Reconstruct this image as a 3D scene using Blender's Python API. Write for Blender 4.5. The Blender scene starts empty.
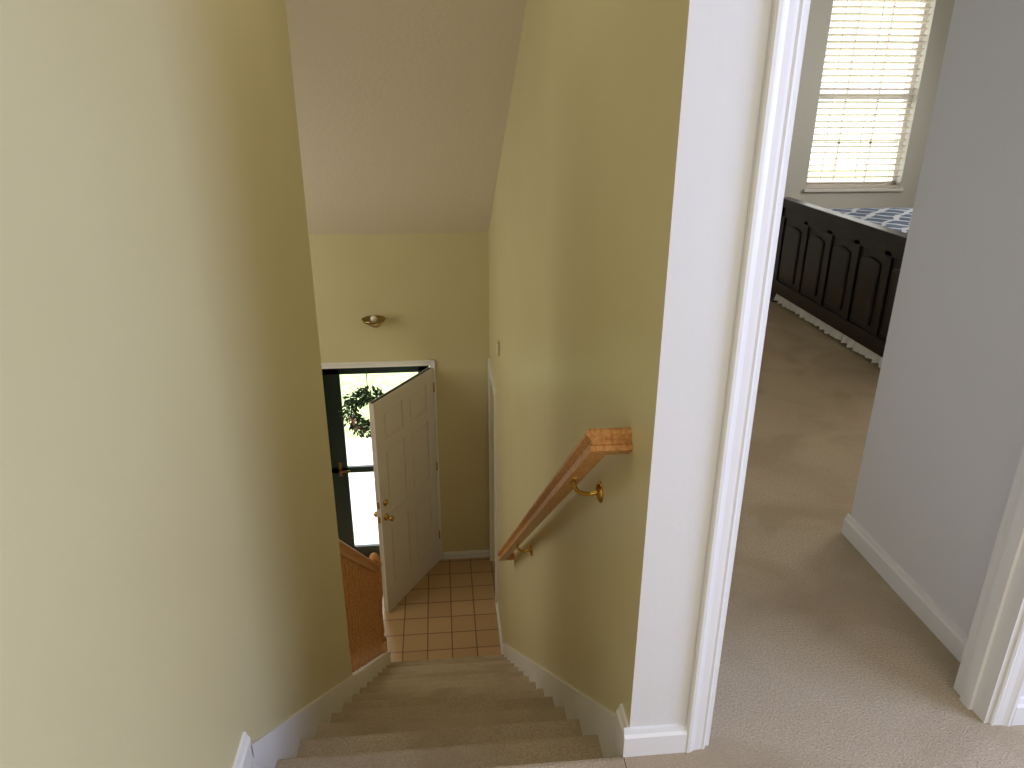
import bpy, bmesh, math, random
from mathutils import Vector, Matrix, Euler
random.seed(4)
S=bpy.context.scene
S.view_settings.view_transform='Standard'
def lin(c):
    c=c/255.0
    return c/12.92 if c<=0.04045 else ((c+0.055)/1.055)**2.4
def col(r,g,b): return (lin(r),lin(g),lin(b),1)
def mat(name,c,rough=0.6,metal=0.0,bump=None,var=None,spec=0.5,coord='Object'):
    m=bpy.data.materials.new(name); m.use_nodes=True
    nt=m.node_tree; b=nt.nodes['Principled BSDF']
    b.inputs['Base Color'].default_value=c; b.inputs['Roughness'].default_value=rough
    b.inputs['Metallic'].default_value=metal; b.inputs['Specular IOR Level'].default_value=spec
    tc=nt.nodes.new('ShaderNodeTexCoord')
    if var:
        sc,c2,det=var
        n=nt.nodes.new('ShaderNodeTexNoise'); n.inputs['Scale'].default_value=sc; n.inputs['Detail'].default_value=det
        nt.links.new(tc.outputs[coord],n.inputs['Vector'])
        r=nt.nodes.new('ShaderNodeMapRange'); r.inputs[1].default_value=.35; r.inputs[2].default_value=.65
        nt.links.new(n.outputs['Fac'],r.inputs[0])
        mx=nt.nodes.new('ShaderNodeMix'); mx.data_type='RGBA'
        mx.inputs[6].default_value=c; mx.inputs[7].default_value=c2
        nt.links.new(r.outputs[0],mx.inputs[0]); nt.links.new(mx.outputs[2],b.inputs['Base Color'])
    if bump:
        sc,st,dist=bump
        n=nt.nodes.new('ShaderNodeTexNoise'); n.inputs['Scale'].default_value=sc; n.inputs['Detail'].default_value=3
        nt.links.new(tc.outputs[coord],n.inputs['Vector'])
        bp=nt.nodes.new('ShaderNodeBump'); bp.inputs['Strength'].default_value=st; bp.inputs['Distance'].default_value=dist
        nt.links.new(n.outputs['Fac'],bp.inputs['Height']); nt.links.new(bp.outputs['Normal'],b.inputs['Normal'])
    return m
YEL=mat('yellow_paint',col(214,204,158),.38,bump=(60,.15,.003),var=(1.5,col(211,200,154),2))
WHT=mat('white_paint_wall',col(226,224,218),.6,bump=(60,.12,.003))
TRIM=mat('white_trim_gloss',col(234,232,226),.35)
BED=mat('bedroom_paint',col(206,206,196),.6,bump=(60,.12,.003))
GRY=mat('grey_lavender_paint',col(226,224,222),.6,bump=(60,.12,.003))
CEIL=mat('ceiling_texture',col(232,222,200),.9,bump=(45,.3,.006))
BRASS=mat('brass',col(200,160,80),.22,1.0)
ABR=mat('antique_brass',col(150,128,78),.3,1.0)
DKG=mat('dark_green_metal',col(14,38,34),.4)
ESP=mat('espresso_wood',col(20,14,13),.32,var=(8,col(34,24,20),4))
DOORP=mat('door_cream_paint',col(222,214,198),.4)
DARK=mat('dark_void',col(20,20,20),.8)
CONC=mat('concrete',col(215,206,202),.9,var=(6,col(200,190,186),5))
GRASS=mat('grass',col(195,205,150),.95,var=(9,col(150,178,110),6),bump=(80,.8,.03))
def oak(name,c1,c2):
    m=mat(name,c1,.35); nt=m.node_tree; b=nt.nodes['Principled BSDF']
    tc=nt.nodes['Texture Coordinate']; mp=nt.nodes.new('ShaderNodeMapping')
    mp.inputs['Rotation'].default_value=(math.radians(39),0,0)
    mp.inputs['Scale'].default_value=(60,3,60)
    nt.links.new(tc.outputs['Object'],mp.inputs[0])
    n=nt.nodes.new('ShaderNodeTexNoise'); n.inputs['Scale'].default_value=2; n.inputs['Detail'].default_value=6
    nt.links.new(mp.outputs[0],n.inputs['Vector'])
    r=nt.nodes.new('ShaderNodeMapRange'); r.inputs[1].default_value=.35; r.inputs[2].default_value=.65
    nt.links.new(n.outputs['Fac'],r.inputs[0])
    mx=nt.nodes.new('ShaderNodeMix'); mx.data_type='RGBA'; mx.inputs[6].default_value=c1; mx.inputs[7].default_value=c2
    nt.links.new(r.outputs[0],mx.inputs[0]); nt.links.new(mx.outputs[2],b.inputs['Base Color'])
    return m
OAK=oak('oak_stained',col(214,156,92),col(178,118,58))
def carpet(name,c1,c2,c3):
    m=mat(name,c1,.95,spec=.1); nt=m.node_tree; b=nt.nodes['Principled BSDF']; tc=nt.nodes['Texture Coordinate']
    n1=nt.nodes.new('ShaderNodeTexNoise'); n1.inputs['Scale'].default_value=190; n1.inputs['Detail'].default_value=4
    n2=nt.nodes.new('ShaderNodeTexNoise'); n2.inputs['Scale'].default_value=2.6; n2.inputs['Detail'].default_value=4; n2.inputs['Distortion'].default_value=.8
    for n in (n1,n2): nt.links.new(tc.outputs['Object'],n.inputs['Vector'])
    r1=nt.nodes.new('ShaderNodeMapRange'); r1.inputs[1].default_value=.32; r1.inputs[2].default_value=.68
    r2=nt.nodes.new('ShaderNodeMapRange'); r2.inputs[1].default_value=.42; r2.inputs[2].default_value=.60; r2.inputs[4].default_value=.7
    nt.links.new(n1.outputs['Fac'],r1.inputs[0]); nt.links.new(n2.outputs['Fac'],r2.inputs[0])
    a=nt.nodes.new('ShaderNodeMix'); a.data_type='RGBA'; a.inputs[6].default_value=c1; a.inputs[7].default_value=c2
    nt.links.new(r1.outputs[0],a.inputs[0])
    d=nt.nodes.new('ShaderNodeMix'); d.data_type='RGBA'; d.inputs[7].default_value=c3
    nt.links.new(a.outputs[2],d.inputs[6]); nt.links.new(r2.outputs[0],d.inputs[0])
    nt.links.new(d.outputs[2],b.inputs['Base Color'])
    bp=nt.nodes.new('ShaderNodeBump'); bp.inputs['Strength'].default_value=.55; bp.inputs['Distance'].default_value=.008
    nt.links.new(n1.outputs['Fac'],bp.inputs['Height']); nt.links.new(bp.outputs['Normal'],b.inputs['Normal'])
    return m
CARP=carpet('beige_carpet',col(206,190,163),col(174,156,130),col(172,154,127))
def tile():
    m=mat('tan_tile',col(190,150,105),.35); nt=m.node_tree; b=nt.nodes['Principled BSDF']; tc=nt.nodes['Texture Coordinate']
    br=nt.nodes.new('ShaderNodeTexBrick'); br.offset=0; br.squash=1
    br.inputs['Scale'].default_value=1; br.inputs['Brick Width'].default_value=.205; br.inputs['Row Height'].default_value=.205
    br.inputs['Mortar Size'].default_value=.0055; br.inputs['Mortar Smooth'].default_value=.1
    br.inputs['Color1'].default_value=col(194,160,116); br.inputs['Color2'].default_value=col(182,148,104); br.inputs['Mortar'].default_value=col(126,100,72)
    nt.links.new(tc.outputs['Object'],br.inputs['Vector']); nt.links.new(br.outputs['Color'],b.inputs['Base Color'])
    bp=nt.nodes.new('ShaderNodeBump'); bp.invert=True; bp.inputs['Strength'].default_value=.5; bp.inputs['Distance'].default_value=.004
    nt.links.new(br.outputs['Fac'],bp.inputs['Height']); nt.links.new(bp.outputs['Normal'],b.inputs['Normal'])
    return m
TILE=tile()
def glassm():
    m=bpy.data.materials.new('clear_glass'); m.use_nodes=True; nt=m.node_tree; nt.nodes.clear()
    o=nt.nodes.new('ShaderNodeOutputMaterial'); t=nt.nodes.new('ShaderNodeBsdfTransparent'); g=nt.nodes.new('ShaderNodeBsdfGlossy')
    g.inputs['Roughness'].default_value=.02; mx=nt.nodes.new('ShaderNodeMixShader'); mx.inputs[0].default_value=.05
    nt.links.new(t.outputs[0],mx.inputs[1]); nt.links.new(g.outputs[0],mx.inputs[2]); nt.links.new(mx.outputs[0],o.inputs[0]); return m
GLASS=glassm()
def quilt():
    m=mat('blue_quilt',col(60,85,120),.9); nt=m.node_tree; b=nt.nodes['Principled BSDF']; tc=nt.nodes['Texture Coordinate']
    mp=nt.nodes.new('ShaderNodeMapping'); mp.inputs['Rotation'].default_value=(0,0,math.radians(45)); nt.links.new(tc.outputs['Object'],mp.inputs[0])
    ns=nt.nodes.new('ShaderNodeTexNoise'); ns.inputs['Scale'].default_value=6; nt.links.new(mp.outputs[0],ns.inputs['Vector'])
    ad=nt.nodes.new('ShaderNodeMix'); ad.data_type='RGBA'; ad.blend_type='ADD'; ad.inputs[0].default_value=.12
    nt.links.new(mp.outputs[0],ad.inputs[6]); nt.links.new(ns.outputs['Color'],ad.inputs[7])
    br=nt.nodes.new('ShaderNodeTexBrick'); br.offset=0; br.inputs['Scale'].default_value=1; br.inputs['Brick Width'].default_value=.16; br.inputs['Row Height'].default_value=.16
    br.inputs['Mortar Size'].default_value=.018; br.inputs['Color1'].default_value=col(64,80,106); br.inputs['Color2'].default_value=col(88,104,130); br.inputs['Mortar'].default_value=col(186,192,200)
    nt.links.new(ad.outputs[2],br.inputs['Vector']); nt.links.new(br.outputs['Color'],b.inputs['Base Color']); return m
QUILT=quilt()

def obj(name,me,parent=None):
    o=bpy.data.objects.new(name,me); S.collection.objects.link(o)
    if parent: o.parent=parent
    return o
def grp(name,loc=(0,0,0)):
    e=bpy.data.objects.new(name,None); e.location=loc; e.empty_display_size=.1; S.collection.objects.link(e); return e
def boxes(name,bl,mats,parent=None,fn=None,bev=0):
    if not isinstance(mats,(list,tuple)): mats=[mats]
    bm=bmesh.new()
    for (x0,x1,y0,y1,z0,z1) in bl:
        r=bmesh.ops.create_cube(bm,size=1)
        for v in r['verts']:
            v.co=Vector(((x0+x1)/2+v.co.x*(x1-x0),(y0+y1)/2+v.co.y*(y1-y0),(z0+z1)/2+v.co.z*(z1-z0)))
    bm.normal_update()
    if fn:
        for f in bm.faces: f.material_index=fn(f.normal,f.calc_center_median())
    if bev: bmesh.ops.bevel(bm,geom=bm.edges[:],offset=bev,segments=2,affect='EDGES',profile=.6)
    me=bpy.data.meshes.new(name); bm.to_mesh(me); bm.free()
    for m in mats: me.materials.append(m)
    return obj(name,me,parent)
def box(name,x0,x1,y0,y1,z0,z1,m,parent=None,bev=0): return boxes(name,[(x0,x1,y0,y1,z0,z1)],m,parent,None,bev)
def extr(name,pts,axis,a,b,m,parent=None,smooth=False):
    def P(p,t):
        return {'x':(t,p[0],p[1]),'y':(p[0],t,p[1]),'z':(p[0],p[1],t)}[axis]
    bm=bmesh.new(); A=[bm.verts.new(P(p,a)) for p in pts]; B=[bm.verts.new(P(p,b)) for p in pts]
    n=len(pts)
    bm.faces.new(A); bm.faces.new(B[::-1])
    for i in range(n):
        f=bm.faces.new((A[i],B[i],B[(i+1)%n],A[(i+1)%n])); f.smooth=smooth
    bmesh.ops.recalc_face_normals(bm,faces=bm.faces[:])
    me=bpy.data.meshes.new(name); bm.to_mesh(me); bm.free(); me.materials.append(m)
    return obj(name,me,parent)
def lathe(name,prof,m,parent=None,seg=24,mtx=None):
    bm=bmesh.new(); rings=[]
    for (r,z) in prof:
        rings.append([bm.verts.new((r*math.cos(2*math.pi*i/seg),r*math.sin(2*math.pi*i/seg),z)) for i in range(seg)])
    for a,b in zip(rings,rings[1:]):
        for i in range(seg):
            f=bm.faces.new((a[i],a[(i+1)%seg],b[(i+1)%seg],b[i])); f.smooth=True
    bm.faces.new(rings[0][::-1]); bm.faces.new(rings[-1])
    if mtx: bmesh.ops.transform(bm,matrix=mtx,verts=bm.verts[:])
    me=bpy.data.meshes.new(name); bm.to_mesh(me); bm.free(); me.materials.append(m)
    return obj(name,me,parent)
def tube(name,pts,r,m,parent=None):
    cu=bpy.data.curves.new(name,'CURVE'); cu.dimensions='3D'; cu.bevel_depth=r; cu.bevel_resolution=4; cu.use_fill_caps=True
    sp=cu.splines.new('BEZIER'); sp.bezier_points.add(len(pts)-1)
    for bp_,p in zip(sp.bezier_points,pts):
        bp_.co=p; bp_.handle_left_type=bp_.handle_right_type='AUTO'
    cu.materials.append(m); o=bpy.data.objects.new(name,cu); S.collection.objects.link(o)
    if parent:o.parent=parent
    return o

XR=.415; XL=-.50; YC=1.30; YE=2.93; YF=6.20; ZL=-2.85; ZC=2.44
RISE=2.85/14; RUN=.254; SL=RISE/RUN
# ---------------- shell
boxes('floor',[(-.5,2.9,-2.3,1.2,-.25,0),(XR-.012,XR+.13,1.2,1.31,-.25,0),(XR+.13,2.9,1.2,1.42,-.25,0),(XR+.13,5.2,1.42,YF+.15,-.25,0)],CARP)
box('floor_foyer',-3.2,XR+.1,.9,YF+.15,ZL-.1,ZL,TILE)
pts=[(1.2,0)]
def nos(y,z):
    r=.020; out=[]
    for i in range(7):
        a=math.pi/2-i*math.pi/6
        out.append((y-r+r*math.cos(a),z-r+r*math.sin(a)))
    out.append((y-r-.012,z-2*r-.004))
    return out
for k in range(14):
    y=YC+k*RUN; z=-k*RISE
    pts+=nos(y,z)
    zn=-(k+1)*RISE
    pts.append((y-.034,zn if k<13 else ZL))
low=[(YC+13*RUN-.35,ZL),(1.2,-.3)]
extr('staircase',pts+low,'x',XL+.014,XR-.014,CARP)
boxes('wall_left',[(XL-.12,XL,-2.3,YE,ZL,ZC)],YEL)
yb=YC+13*RUN+.06
def nz(y): return -SL*(y-YC)
extr('wall_knee',[(YE,nz(YE)+.05),(yb,nz(yb)+.05),(yb,ZL),(YE,ZL)],'x',XL-.11,XL-.004,YEL)
extr('trim_1',[(YE,nz(YE)+.08),(yb+.02,nz(yb+.02)+.08),(yb+.02,nz(yb)+.045),(YE,nz(YE)+.05)],'x',XL-.12,XL+.018,TRIM)
for nm,x0,x1 in (('trim_2',XL,XL+.014),('trim_3',XR-.014,XR)):
    extr(nm,[(1.37,nz(1.37)+.095),(yb,nz(yb)+.095),(yb,ZL),(yb-.15,ZL),(1.37,-.4)],'x',x0,x1,TRIM)
def bbprof(): return [(0,0),(.014,0),(.014,.058),(.009,.066),(.006,.078),(0,.08)]
DY0,DY1=5.45,6.12
def fr(n,c):
    if n.x<-.5: return 0
    if n.y<-.5 and c.y<1.5: return 1
    if n.x>.5: return 2
    return 0
boxes('wall_right',[(XR,XR+.13,YC,DY0,ZL,ZC),(XR,XR+.13,DY0,DY1,ZL+2.05,ZC),(XR,XR+.13,DY1,YF,ZL,ZC)],[YEL,WHT,BED],None,fr)
d2=grp('door_2')
box('slab',XR+.03,XR+.065,DY0+.01,DY1-.01,ZL+.01,ZL+2.04,DOORP,d2)
boxes('casing',[(XR-.016,XR,DY0-.06,DY0,ZL,ZL+2.11),(XR-.016,XR,DY1,DY1+.06,ZL,ZL+2.11),(XR-.016,XR,DY0,DY1,ZL+2.05,ZL+2.11)],TRIM,d2)
OX0,OX1=.606,1.352
def fp(n,c):
    if n.y>.5: return 1
    return 0
boxes('wall_partition',[(XR+.13,OX0,YC,1.42,0,ZC),(OX1,2.9,YC,1.42,0,ZC),(OX0,OX1,YC,1.42,2.06,ZC)],[WHT,BED],None,fp)
cas=[(0,0),(0,.007),(.005,.010),(.010,.008),(.016,.009),(.028,.010),(.036,.013),(.041,.016),(.048,.016),(.052,.012),(.052,0)]
dj=grp('door_1')
W=.052
def vcas(name,xo,sgn,y,ys,z0,z1,par):
    return extr(name,[(xo+sgn*w,y+ys*t) for w,t in cas],'z',z0,z1,TRIM,par)
vcas('casing_l',OX0,-1,YC,-1,0,2.12,dj); vcas('casing_r',OX1,1,YC,-1,0,2.12,dj)
vcas('casing_bl',OX0,-1,1.42,1,0,2.12,dj); vcas('casing_br',OX1,1,1.42,1,0,2.12,dj)
extr('casing_t',[(YC-t,2.06+w) for w,t in cas],'x',OX0-W,OX1+W,TRIM,dj)
boxes('jambs',[(OX0,OX0+.012,YC,1.42,0,2.06),(OX1-.012,OX1,YC,1.42,0,2.06),(OX0,OX1,YC,1.42,2.048,2.06),
   (OX0+.012,OX0+.022,1.345,1.38,0,2.05),(OX1-.022,OX1-.012,1.345,1.38,0,2.05)],TRIM,dj)
def bb_y(name,x,sg,y0,y1,z): return extr(name,[(x+sg*t,z+h) for t,h in bbprof()],'y',y0,y1,TRIM)
def bb_x(name,y,sg,x0,x1,z): return extr(name,[(y+sg*t,z+h) for t,h in bbprof()],'x',x0,x1,TRIM)
bb_y('baseboard_left',XL,1,-2.3,1.375,0)
bb_x('baseboard_column',YC,-1,XR-.0145,OX0-W,0)
o=bb_y('baseboard_column_side',XR,-1,YC,1.374,-.0)
box('trim_4',XR-.0135,XR,YC-.012,1.374,-.12,.001,TRIM)
bb_x('baseboard_hall',YC,-1,OX1+W,2.9,0)
bb_y('baseboard_closet',1.435,-1,1.42,2.164,0)
bb_x('baseboard_front',YF,-1,-.06,XR,ZL)
bb_y('baseboard_foyer_right',XR,-1,yb,DY0-.06,ZL)
bb_x('baseboard_bedroom',YF,-1,XR+.13,5.0,0)
boxes('wall_closet',[(1.435,5.1,1.42,2.15,0,ZC)],GRY)
WX0,WX1,WZ0,WZ1=3.13,3.98,.70,2.26
FX0,FX1=-1.09,-.12
def ff(n,c):
    if n.y<-.5: return 0 if c.x<XR+.05 else 1
    return 2
boxes('wall_front',[(-3.2,FX0,YF,YF+.15,ZL,.6),(FX1,XR+.05,YF,YF+.15,ZL,.6),(FX0,FX1,YF,YF+.15,ZL+2.05,.6),
  (XR+.05,WX0,YF,YF+.15,ZL,ZC),(WX1,5.1,YF,YF+.15,0,ZC),(WX0,WX1,YF,YF+.15,0,WZ0),(WX0,WX1,YF,YF+.15,WZ1,ZC)],[YEL,BED,TRIM],None,ff)
box('wall_bedroom_right',4.98,5.1,2.15,YF,0,ZC,BED)
boxes('wall_foyer',[(-3.2,-3.1,.9,YF,ZL,3),(-3.2,XL-.12,.8,.9,ZL,3)],YEL)
boxes('wall_hall',[(XL-.12,2.9,-2.4,-2.3,0,ZC),(2.9,3.0,-2.4,1.42,0,ZC)],WHT)
cs=.563; zf=.37
yt=YF-(ZC-zf)/cs
extr('ceiling_slope',[(YF+.15,zf-.15*cs),(yt,ZC),(.8,ZC),(.8,ZC+.15),(yt,ZC+.15),(YF+.15,zf+.15)],'x',-3.2,XR,CEIL)
box('ceiling_hall',XL-.12,3.0,-2.4,.8,ZC,ZC+.1,CEIL)
box('ceiling',XR,5.2,.8,YF+.15,ZC,ZC+.1,CEIL)

# ---------------- wall handrail
def rail(name,P0,P1,wallx,parent,ret=True,k=1.0):
    T=(P0-P1).normalized()
    X=Vector((1,0,0)); N=X.cross(T)
    if N.z<0:N=-N
    prof=[(-.026,-.030),(-.026,-.016),(-.019,-.010),(-.019,.0),(-.026,.008),(-.033,.016),(-.033,.026),(-.024,.034),(0,.038),(.024,.034),(.033,.026),(.033,.016),(.026,.008),(.019,0),(.019,-.010),(.026,-.016),(.026,-.030)]
    prof=[(a*k,b*k) for a,b in prof]
    secs=[]
    if ret: secs.append([Vector((wallx,P0.y,P0.z))-T*a+N*b for a,b in prof]); secs.append([P0+X*a-T*a+N*b for a,b in prof])
    else: secs.append([P0+X*a+N*b for a,b in prof])
    if ret: secs.append([P1+X*a+T*a+N*b for a,b in prof]); secs.append([Vector((wallx,P1.y,P1.z))+T*a+N*b for a,b in prof])
    else: secs.append([P1+X*a+N*b for a,b in prof])
    bm=bmesh.new(); R=[[bm.verts.new(p) for p in s] for s in secs]; n=len(prof)
    for a,b in zip(R,R[1:]):
        for i in range(n): bm.faces.new((a[i],a[(i+1)%n],b[(i+1)%n],b[i]))
    bm.faces.new(R[0]); bm.faces.new(R[-1][::-1]); bmesh.ops.recalc_face_normals(bm,faces=bm.faces[:])
    me=bpy.data.meshes.new(name); bm.to_mesh(me); bm.free(); me.materials.append(OAK)
    return obj(name,me,parent)
hr=grp('handrail')
HP0=Vector((.340,1.47,.757)); HP1=Vector((.336,3.98,-1.30))
rail('rail',HP0,HP1,XR,hr,True,.82)
hs=(HP1.z-HP0.z)/(HP1.y-HP0.y)
for i,y in enumerate((1.72,3.12)):
    zc=HP0.z+hs*(y-HP0.y)-.036
    mt=Matrix.Translation((XR,y,zc-.035))@Matrix.Rotation(-math.pi/2,4,'Y')
    lathe('rosette_%d'%i,[(.030,0),(.030,.004),(.020,.010),(.010,.012)],BRASS,hr,20,mt)
    tube('arm_%d'%i,[(XR-.008,y,zc-.035),(XR-.035,y,zc-.04),(.348,y,zc-.025),(.338,y,zc+.008)],.006,BRASS,hr)
    tube('saddle_%d'%i,[(.338,y-.03,zc+.008-hs*.03),(.338,y+.03,zc+.008+hs*.03)],.008,BRASS,hr)

# ---------------- stair railing
sr=grp('stair_railing')
XB=XL-.045
rail('rail',Vector((XB,YE+.005,nz(YE)+.86)),Vector((XB,4.55,nz(4.55)+.86)),0,sr,False)
y=YE+.07
while y<4.5:
    zb=nz(y)+.078; zt=nz(y)+.84
    L=zt-zb
    lathe('baluster',[(.016,0),(.016,L*.22),(.011,L*.24),(.018,L*.28),(.012,L*.32),(.019,L*.45),(.010,L*.92),(.012,L)],OAK,sr,10,Matrix.Translation((XB,y,zb)))
    y+=.105
yn=4.60
boxes('newel',[(XB-.042,XB+.042,yn-.042,yn+.042,ZL+.0,ZL+.42),(XB-.042,XB+.042,yn-.042,yn+.042,ZL+.82,ZL+1.10)],OAK,sr,None,.004)
lathe('newel_turning',[(.04,0),(.028,.03),(.036,.08),(.03,.25),(.036,.36),(.04,.4)],OAK,sr,18,Matrix.Translation((XB,yn,ZL+.42)))
lathe('newel_cap',[(.052,0),(.052,.012),(.03,.02),(.036,.04),(.04,.06),(.028,.09),(.005,.1)],OAK,sr,18,Matrix.Translation((XB,yn,ZL+1.10)))

# ---------------- front door
fd=grp('front_door',(FX1-.01,YF+.01,ZL))
DW=.895; DH=2.03; T=.044
fd.rotation_euler=(0,0,math.radians(58.8))
def paneled(parent,w,h,t,m):
    st=.115; mid=.10
    xs=[(-w+st,-w/2-mid/2),(-w/2+mid/2,-st)]
    zs=[(.23,.83),(.96,1.56),(1.66,h-.12)]
    bl=[(-w,0,-t+.009,-.009,0,h)]
    bl+=[(-w,-w+st,-t,0,0,h),(-st,0,-t,0,0,h),(-w/2-mid/2,-w/2+mid/2,-t,0,0,h)]
    for a,b in [(0,.23),(.83,.96),(1.56,1.66),(h-.12,h)]: 
        for xa,xb in xs: bl.append((xa,xb,-t,0,a,b))
    boxes('slab',bl,m,parent)
    pb=[(xa+.028,xb-.028,-t+.001,-.001,za+.028,zb-.028) for xa,xb in xs for za,zb in zs]
    boxes('raised_panels',pb,m,parent,None,.007)
paneled(fd,DW,DH,T,DOORP)
for s,y0 in ((-1,-T),(1,0)):
    rot=Matrix.Rotation(math.pi/2 if s<0 else -math.pi/2,4,'X')
    lathe('knob',[(.032,0),(.032,.005),(.012,.012),(.011,.032),(.022,.042),(.027,.055),(.022,.068),(.004,.072)],BRASS,fd,20,Matrix.Translation((-DW+.065,y0,.96))@rot)
    lathe('deadbolt',[(.030,0),(.030,.006),(.016,.012),(.014,.02),(.004,.021)],BRASS,fd,20,Matrix.Translation((-DW+.065,y0,1.10))@rot)
boxes('latch_plate',[(-DW-.001,-DW+.001,-.034,-.010,.93,.99),(-DW-.001,-DW+.001,-.034,-.010,1.07,1.13)],BRASS,fd)
for z in (.25,1.0,1.8): lathe('hinge',[(.007,0),(.007,.09)],BRASS,fd,10,Matrix.Translation((.004,-T-.004,z)))
dc=grp('door_3')
for sg,x in ((1,FX1),(-1,FX0)):
    extr('casing',[(x+sg*w,YF-t) for w,t in cas],'z',ZL,ZL+2.102,TRIM,dc)
extr('casing_head',[(YF-t,ZL+2.05+w) for w,t in cas],'x',FX0-W,FX1+W,TRIM,dc)
box('threshold',FX0,FX1,YF,YF+.15,ZL,ZL+.02,BRASS,dc)
sd=grp('storm_door')
y0,y1=YF+.05,YF+.085
a,b=FX0+.005,FX1-.005
boxes('frame',[(a,a+.165,y0,y1,ZL+.02,ZL+2.045),(b-.10,b,y0,y1,ZL+.02,ZL+2.045),(a,b,y0,y1,ZL+1.97,ZL+2.045),(a,b,y0,y1,ZL+.02,ZL+.16),(a,b,y0,y1,ZL+.98,ZL+1.04)],DKG,sd,None,.004)
box('glass',a+.155,b-.09,y0+.015,y0+.019,ZL+.15,ZL+1.98,GLASS,sd)
boxes('handle',[(a+.085,a+.115,y0-.006,y0,ZL+.95,ZL+1.1),(a+.09,a+.105,y0-.02,y0,ZL+1.0,ZL+1.02),(a+.09,a+.19,y0-.028,y0-.018,ZL+1.0,ZL+1.02)],ABR,sd,None,.003)
def wreath():
    bm=bmesh.new(); R=.165; r=.062
    C=Vector((-.68,YF+.0,ZL+1.615))
    for i in range(1500):
        t=random.uniform(0,2*math.pi); p=random.uniform(0,2*math.pi); rr=r*random.uniform(.2,1.15)
        rad=Vector((math.cos(t),0,math.sin(t))); base=C+rad*(R+rr*math.cos(p))+Vector((0,1,0))*rr*.45*math.sin(p)
        tang=Vector((-math.sin(t),0,math.cos(t)))
        d=(tang*random.uniform(.2,1)+rad*math.cos(p)*random.uniform(.2,1)+Vector((0,math.sin(p)*.35,0))).normalized()
        sdv=d.cross(Vector((random.uniform(-1,1),random.uniform(-1,1),random.uniform(-1,1)))).normalized()
        l=random.uniform(.03,.055); w=l*.24
        vs=[bm.verts.new(base),bm.verts.new(base+d*l*.5+sdv*w),bm.verts.new(base+d*l),bm.verts.new(base+d*l*.5-sdv*w)]
        f=bm.faces.new(vs); f.material_index=0 if random.random()<.7 else 1
    for i in range(30):
        t=random.uniform(math.pi*1.0,math.pi*1.7); q=C+Vector((math.cos(t)*R,-.03,math.sin(t)*R))+Vector([random.uniform(-.03,.03),random.uniform(-.01,.01),random.uniform(-.03,.03)])
        g=bmesh.ops.create_icosphere(bm,subdivisions=1,radius=random.uniform(.008,.016),matrix=Matrix.Translation(q))
        for v in g['verts']:
            for f in v.link_faces: f.material_index=2
    bmesh.ops.create_cone(bm,segments=12,radius1=.004,radius2=.004,depth=.22,matrix=Matrix.Translation(C+Vector((0,.03,.31))))
    for v in bm.verts: v.co.y=min(v.co.y,YF+.047)
    me=bpy.data.meshes.new('wreath'); bm.to_mesh(me); bm.free()
    for m in (mat('leaf_dark',col(38,62,34),.7),mat('leaf_mid',col(70,98,50),.7),mat('berry_pink',col(200,140,140),.6)): me.materials.append(m)
    return obj('wreath',me)
wreath()
wl=grp('wall_lamp')
LC=(-.57,YF,ZL+2.47)
lathe('backplate',[(.055,0),(.055,.008),(.04,.02),(.018,.03)],ABR,wl,24,Matrix.Translation(LC)@Matrix.Rotation(math.pi/2,4,'X'))
tube('stem',[(LC[0],YF-.02,LC[2]),(LC[0],YF-.07,LC[2]-.005),(LC[0],YF-.10,LC[2]+.01)],.008,ABR,wl)
lathe('bowl',[(.012,-.012),(.05,-.006),(.085,.018),(.10,.045),(.098,.045),(.083,.022),(.05,0),(.01,-.004)],ABR,wl,28,Matrix.Translation((LC[0],YF-.105,LC[2]+.01)))
lathe('bulb',[(.004,0),(.02,.01),(.03,.035),(.024,.06),(.006,.07)],mat('frosted_bulb',col(240,235,220),.3),wl,16,Matrix.Translation((LC[0],YF-.105,LC[2]+.012)))
dcg=grp('door_chime')
box('cover',XR-.018,XR,5.05,5.13,-.32,-.22,YEL,dcg,.005)
box('grille',XR-.020,XR-.018,5.065,5.115,-.31,-.23,DOORP,dcg,.0008)

# ---------------- bedroom window + blind
wn=grp('window_1')
fy=YF+.07
M=1.435
boxes('frame',[(WX0,WX0+.04,fy,fy+.05,WZ0,WZ1),(WX1-.04,WX1,fy,fy+.05,WZ0,WZ1),(WX0,WX1,fy,fy+.05,WZ0,WZ0+.05),(WX0,WX1,fy,fy+.05,WZ1-.05,WZ1),(WX0,WX1,fy-.01,fy+.05,M-.025,M+.025)],TRIM,wn)
mu=[]
for i in (1,2): 
    x=WX0+(WX1-WX0)*i/3; mu.append((x-.009,x+.009,fy+.02,fy+.035,WZ0,WZ1))
for z in ((WZ0+M)/2,(M+WZ1)/2): mu.append((WX0,WX1,fy+.02,fy+.035,z-.009,z+.009))
boxes('muntins',mu,TRIM,wn)
box('sill',WX0-.02,WX1+.02,YF-.03,YF+.07,WZ0-.025,WZ0,TRIM,wn,.004)
BL=mat('blind_slat',col(228,218,206),.5)
bd=grp('window_blind')
bm=bmesh.new()
z=WZ0+.04
while z<WZ1-.05:
    g=bmesh.ops.create_cube(bm,size=1)
    bmesh.ops.transform(bm,matrix=Matrix.Translation(((WX0+WX1)/2,YF+.03,z))@Matrix.Rotation(math.radians(-20),4,'X')@Matrix.Diagonal(((WX1-WX0)-.02,.050,.003,1)),verts=g['verts'])
    z+=.050
me=bpy.data.meshes.new('slats'); bm.to_mesh(me); bm.free(); me.materials.append(BL); obj('slats',me,bd)
box('headrail',WX0+.005,WX1-.005,YF+.0,YF+.055,WZ1-.05,WZ1,BL,bd)
box('bottom_rail',WX0+.005,WX1-.005,YF+.005,YF+.055,WZ0+.002,WZ0+.02,BL,bd)
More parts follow.
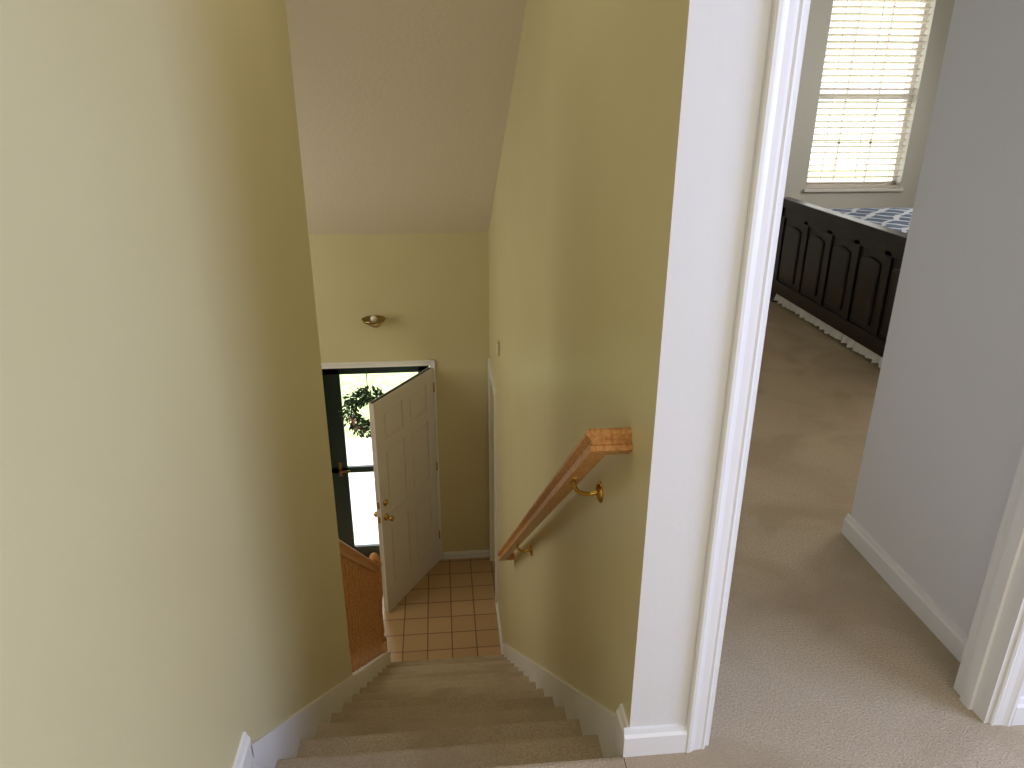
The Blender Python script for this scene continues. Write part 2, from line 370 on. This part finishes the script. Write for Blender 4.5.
boxes('ladder_cords',[(x-.002,x+.002,YF+.002,YF+.005,WZ0+.02,WZ1-.05) for x in (WX0+.12,(WX0+WX1)/2,WX1-.12)],BL,bd)

# ---------------- bed
bedg=grp('bed')
BX=2.49; BY0,BY1=3.45,5.27; FH=.760
xf=BX; xb=BX+.06
fb=[(xf+.012,xb-.012,BY0+.04,BY1-.04,.08,FH-.04),(xf-.012,xb+.012,BY0-.02,BY1+.02,FH-.035,FH),(xf-.004,xb+.004,BY0-.01,BY1+.01,FH-.06,FH-.035),
    (xf,xb,BY0,BY0+.09,.0,FH-.06),(xf,xb,BY1-.09,BY1,.0,FH-.06),(xf,xb,BY0,BY1,FH-.13,FH-.06),(xf-.008,xb,BY0,BY1,.08,.17)]
np_=5; pw=(BY1-BY0-.18)/np_
for i in range(1,np_): 
    yc=BY0+.09+pw*i; fb.append((xf,xb,yc-.035,yc+.035,.15,FH-.1))
boxes('footboard',fb,ESP,bedg,None,.004)
for i in range(np_):
    ya=BY0+.09+pw*i+(.035 if i else 0)+.03; yb2=BY0+.09+pw*(i+1)-(.035 if i<np_-1 else 0)-.03
    zt=FH-.19; pts2=[(ya,.20),(yb2,.20),(yb2,zt)]
    for k in range(1,8):
        t=k/8; pts2.append((yb2+(ya-yb2)*t, zt+.02*math.sin(math.pi*t)))
    pts2.append((ya,zt))
    o=extr('panel_%d'%i,pts2,'x',xf-.002,xf+.02,ESP,bedg)
    md=o.modifiers.new('b','BEVEL'); md.width=.01; md.segments=2
boxes('side_rails',[(xb,4.75,BY0+.05,BY0+.08,.15,.38),(xb,4.75,BY1-.08,BY1-.05,.15,.38)],ESP,bedg)
boxes('headboard',[(4.75,4.82,BY0,BY1,0,1.3),(4.73,4.84,BY0-.03,BY1+.03,1.3,1.35)],ESP,bedg,None,.006)
def soft(name,x0,x1,y0,y1,z0,z1,m,bev):
    o=box(name,x0,x1,y0,y1,z0,z1,m,bedg,bev)
    md=o.modifiers.new('s','SUBSURF'); md.levels=md.render_levels=2
    for p in o.data.polygons:p.use_smooth=True
    return o
soft('mattress',xb+.01,4.73,BY0+.09,BY1-.09,.32,.6,TRIM,.04)
soft('comforter',xb+.005,4.3,BY0+.03,BY1-.03,.36,.70,QUILT,.06)
soft('pillow_1',4.2,4.66,BY0+.15,BY0+.8,.66,.82,QUILT,.07)
soft('pillow_2',4.2,4.66,BY1-.8,BY1-.15,.66,.82,QUILT,.07)
bm=bmesh.new(); prev=None; n=160
for i in range(n+1):
    y=BY0+.1+(BY1-BY0-.2)*i/n; x=BX+.005+.012*math.sin(i*.9); zb=.012+.012*abs(math.sin(i*.35))
    v=(bm.verts.new((x,y,zb)),bm.verts.new((BX+.02,y,.10)))
    if prev: bm.faces.new((prev[0],v[0],v[1],prev[1]))
    prev=v
me=bpy.data.meshes.new('bed_ruffle'); bm.to_mesh(me); bm.free(); me.materials.append(TRIM); obj('bed_ruffle',me,bedg)

# ---------------- outside
box('lawn',-30,30,9.3,45,ZL-.35,ZL-.15,GRASS)
box('ground_walkway',-12,12,YF+.15,9.3,ZL-.35,ZL-.13,CONC)

# ---------------- lights
w=bpy.data.worlds.new('World'); S.world=w; w.use_nodes=True
bg=w.node_tree.nodes['Background']; bg.inputs[0].default_value=(.94,.97,1,1); bg.inputs[1].default_value=4.0
def area(name,loc,tgt,sx,sy,e,c):
    l=bpy.data.lights.new(name,'AREA'); l.shape='RECTANGLE'; l.size=sx; l.size_y=sy; l.energy=e; l.color=c
    o=bpy.data.objects.new(name,l); o.location=loc; o.rotation_euler=(Vector(tgt)-Vector(loc)).to_track_quat('-Z','Y').to_euler(); S.collection.objects.link(o); return o
area('fill_hall_cool',(2.7,.0,1.5),(-1,.8,1.4),1.4,1.4,64,(.47,.58,1))  # added cool area lamp, greys the near left wall; no window there
area('fill_hall_back',(1.0,-2.1,1.5),(.1,3,.3),1.6,1.5,28,(1,.95,.88))  # soft fill added behind the camera for the stairwell, not a window
area('fill_stairs',(-.05,2.2,2.40),(-.05,2.7,0),.8,.8,4.0,(1,.95,.87))  # overhead fill added for stair walls and treads, no actual fixture
area('fill_bedroom_side',(4.9,4.2,1.5),(1.5,3.0,.6),1.6,1.4,98,(1,.97,.96))  # unseen lamp added to brighten the bedroom; the wall behind is solid
area('fill_foyer',(-2.9,4.4,.0),(.4,4.4,-.9),2.2,2.2,42,(1,.97,.92))  # side fill added off-frame for foyer and right wall, no window modelled
sun=bpy.data.lights.new('sun','SUN'); sun.energy=3; sun.angle=.02; so=bpy.data.objects.new('sun',sun); so.rotation_euler=(math.radians(-35),math.radians(20),0); S.collection.objects.link(so)

# ---------------- camera
cd=bpy.data.cameras.new('camera'); cam=bpy.data.objects.new('camera',cd); S.collection.objects.link(cam)
cd.sensor_width=36; cd.lens=26.0; cd.clip_start=.02
cam.location=(0,0,1.5)
cam.rotation_euler=(Euler((math.radians(90-21.9),0,math.radians(-5.7))).to_matrix()@Matrix.Rotation(math.radians(.2),3,'Z')).to_euler()
S.camera=cam
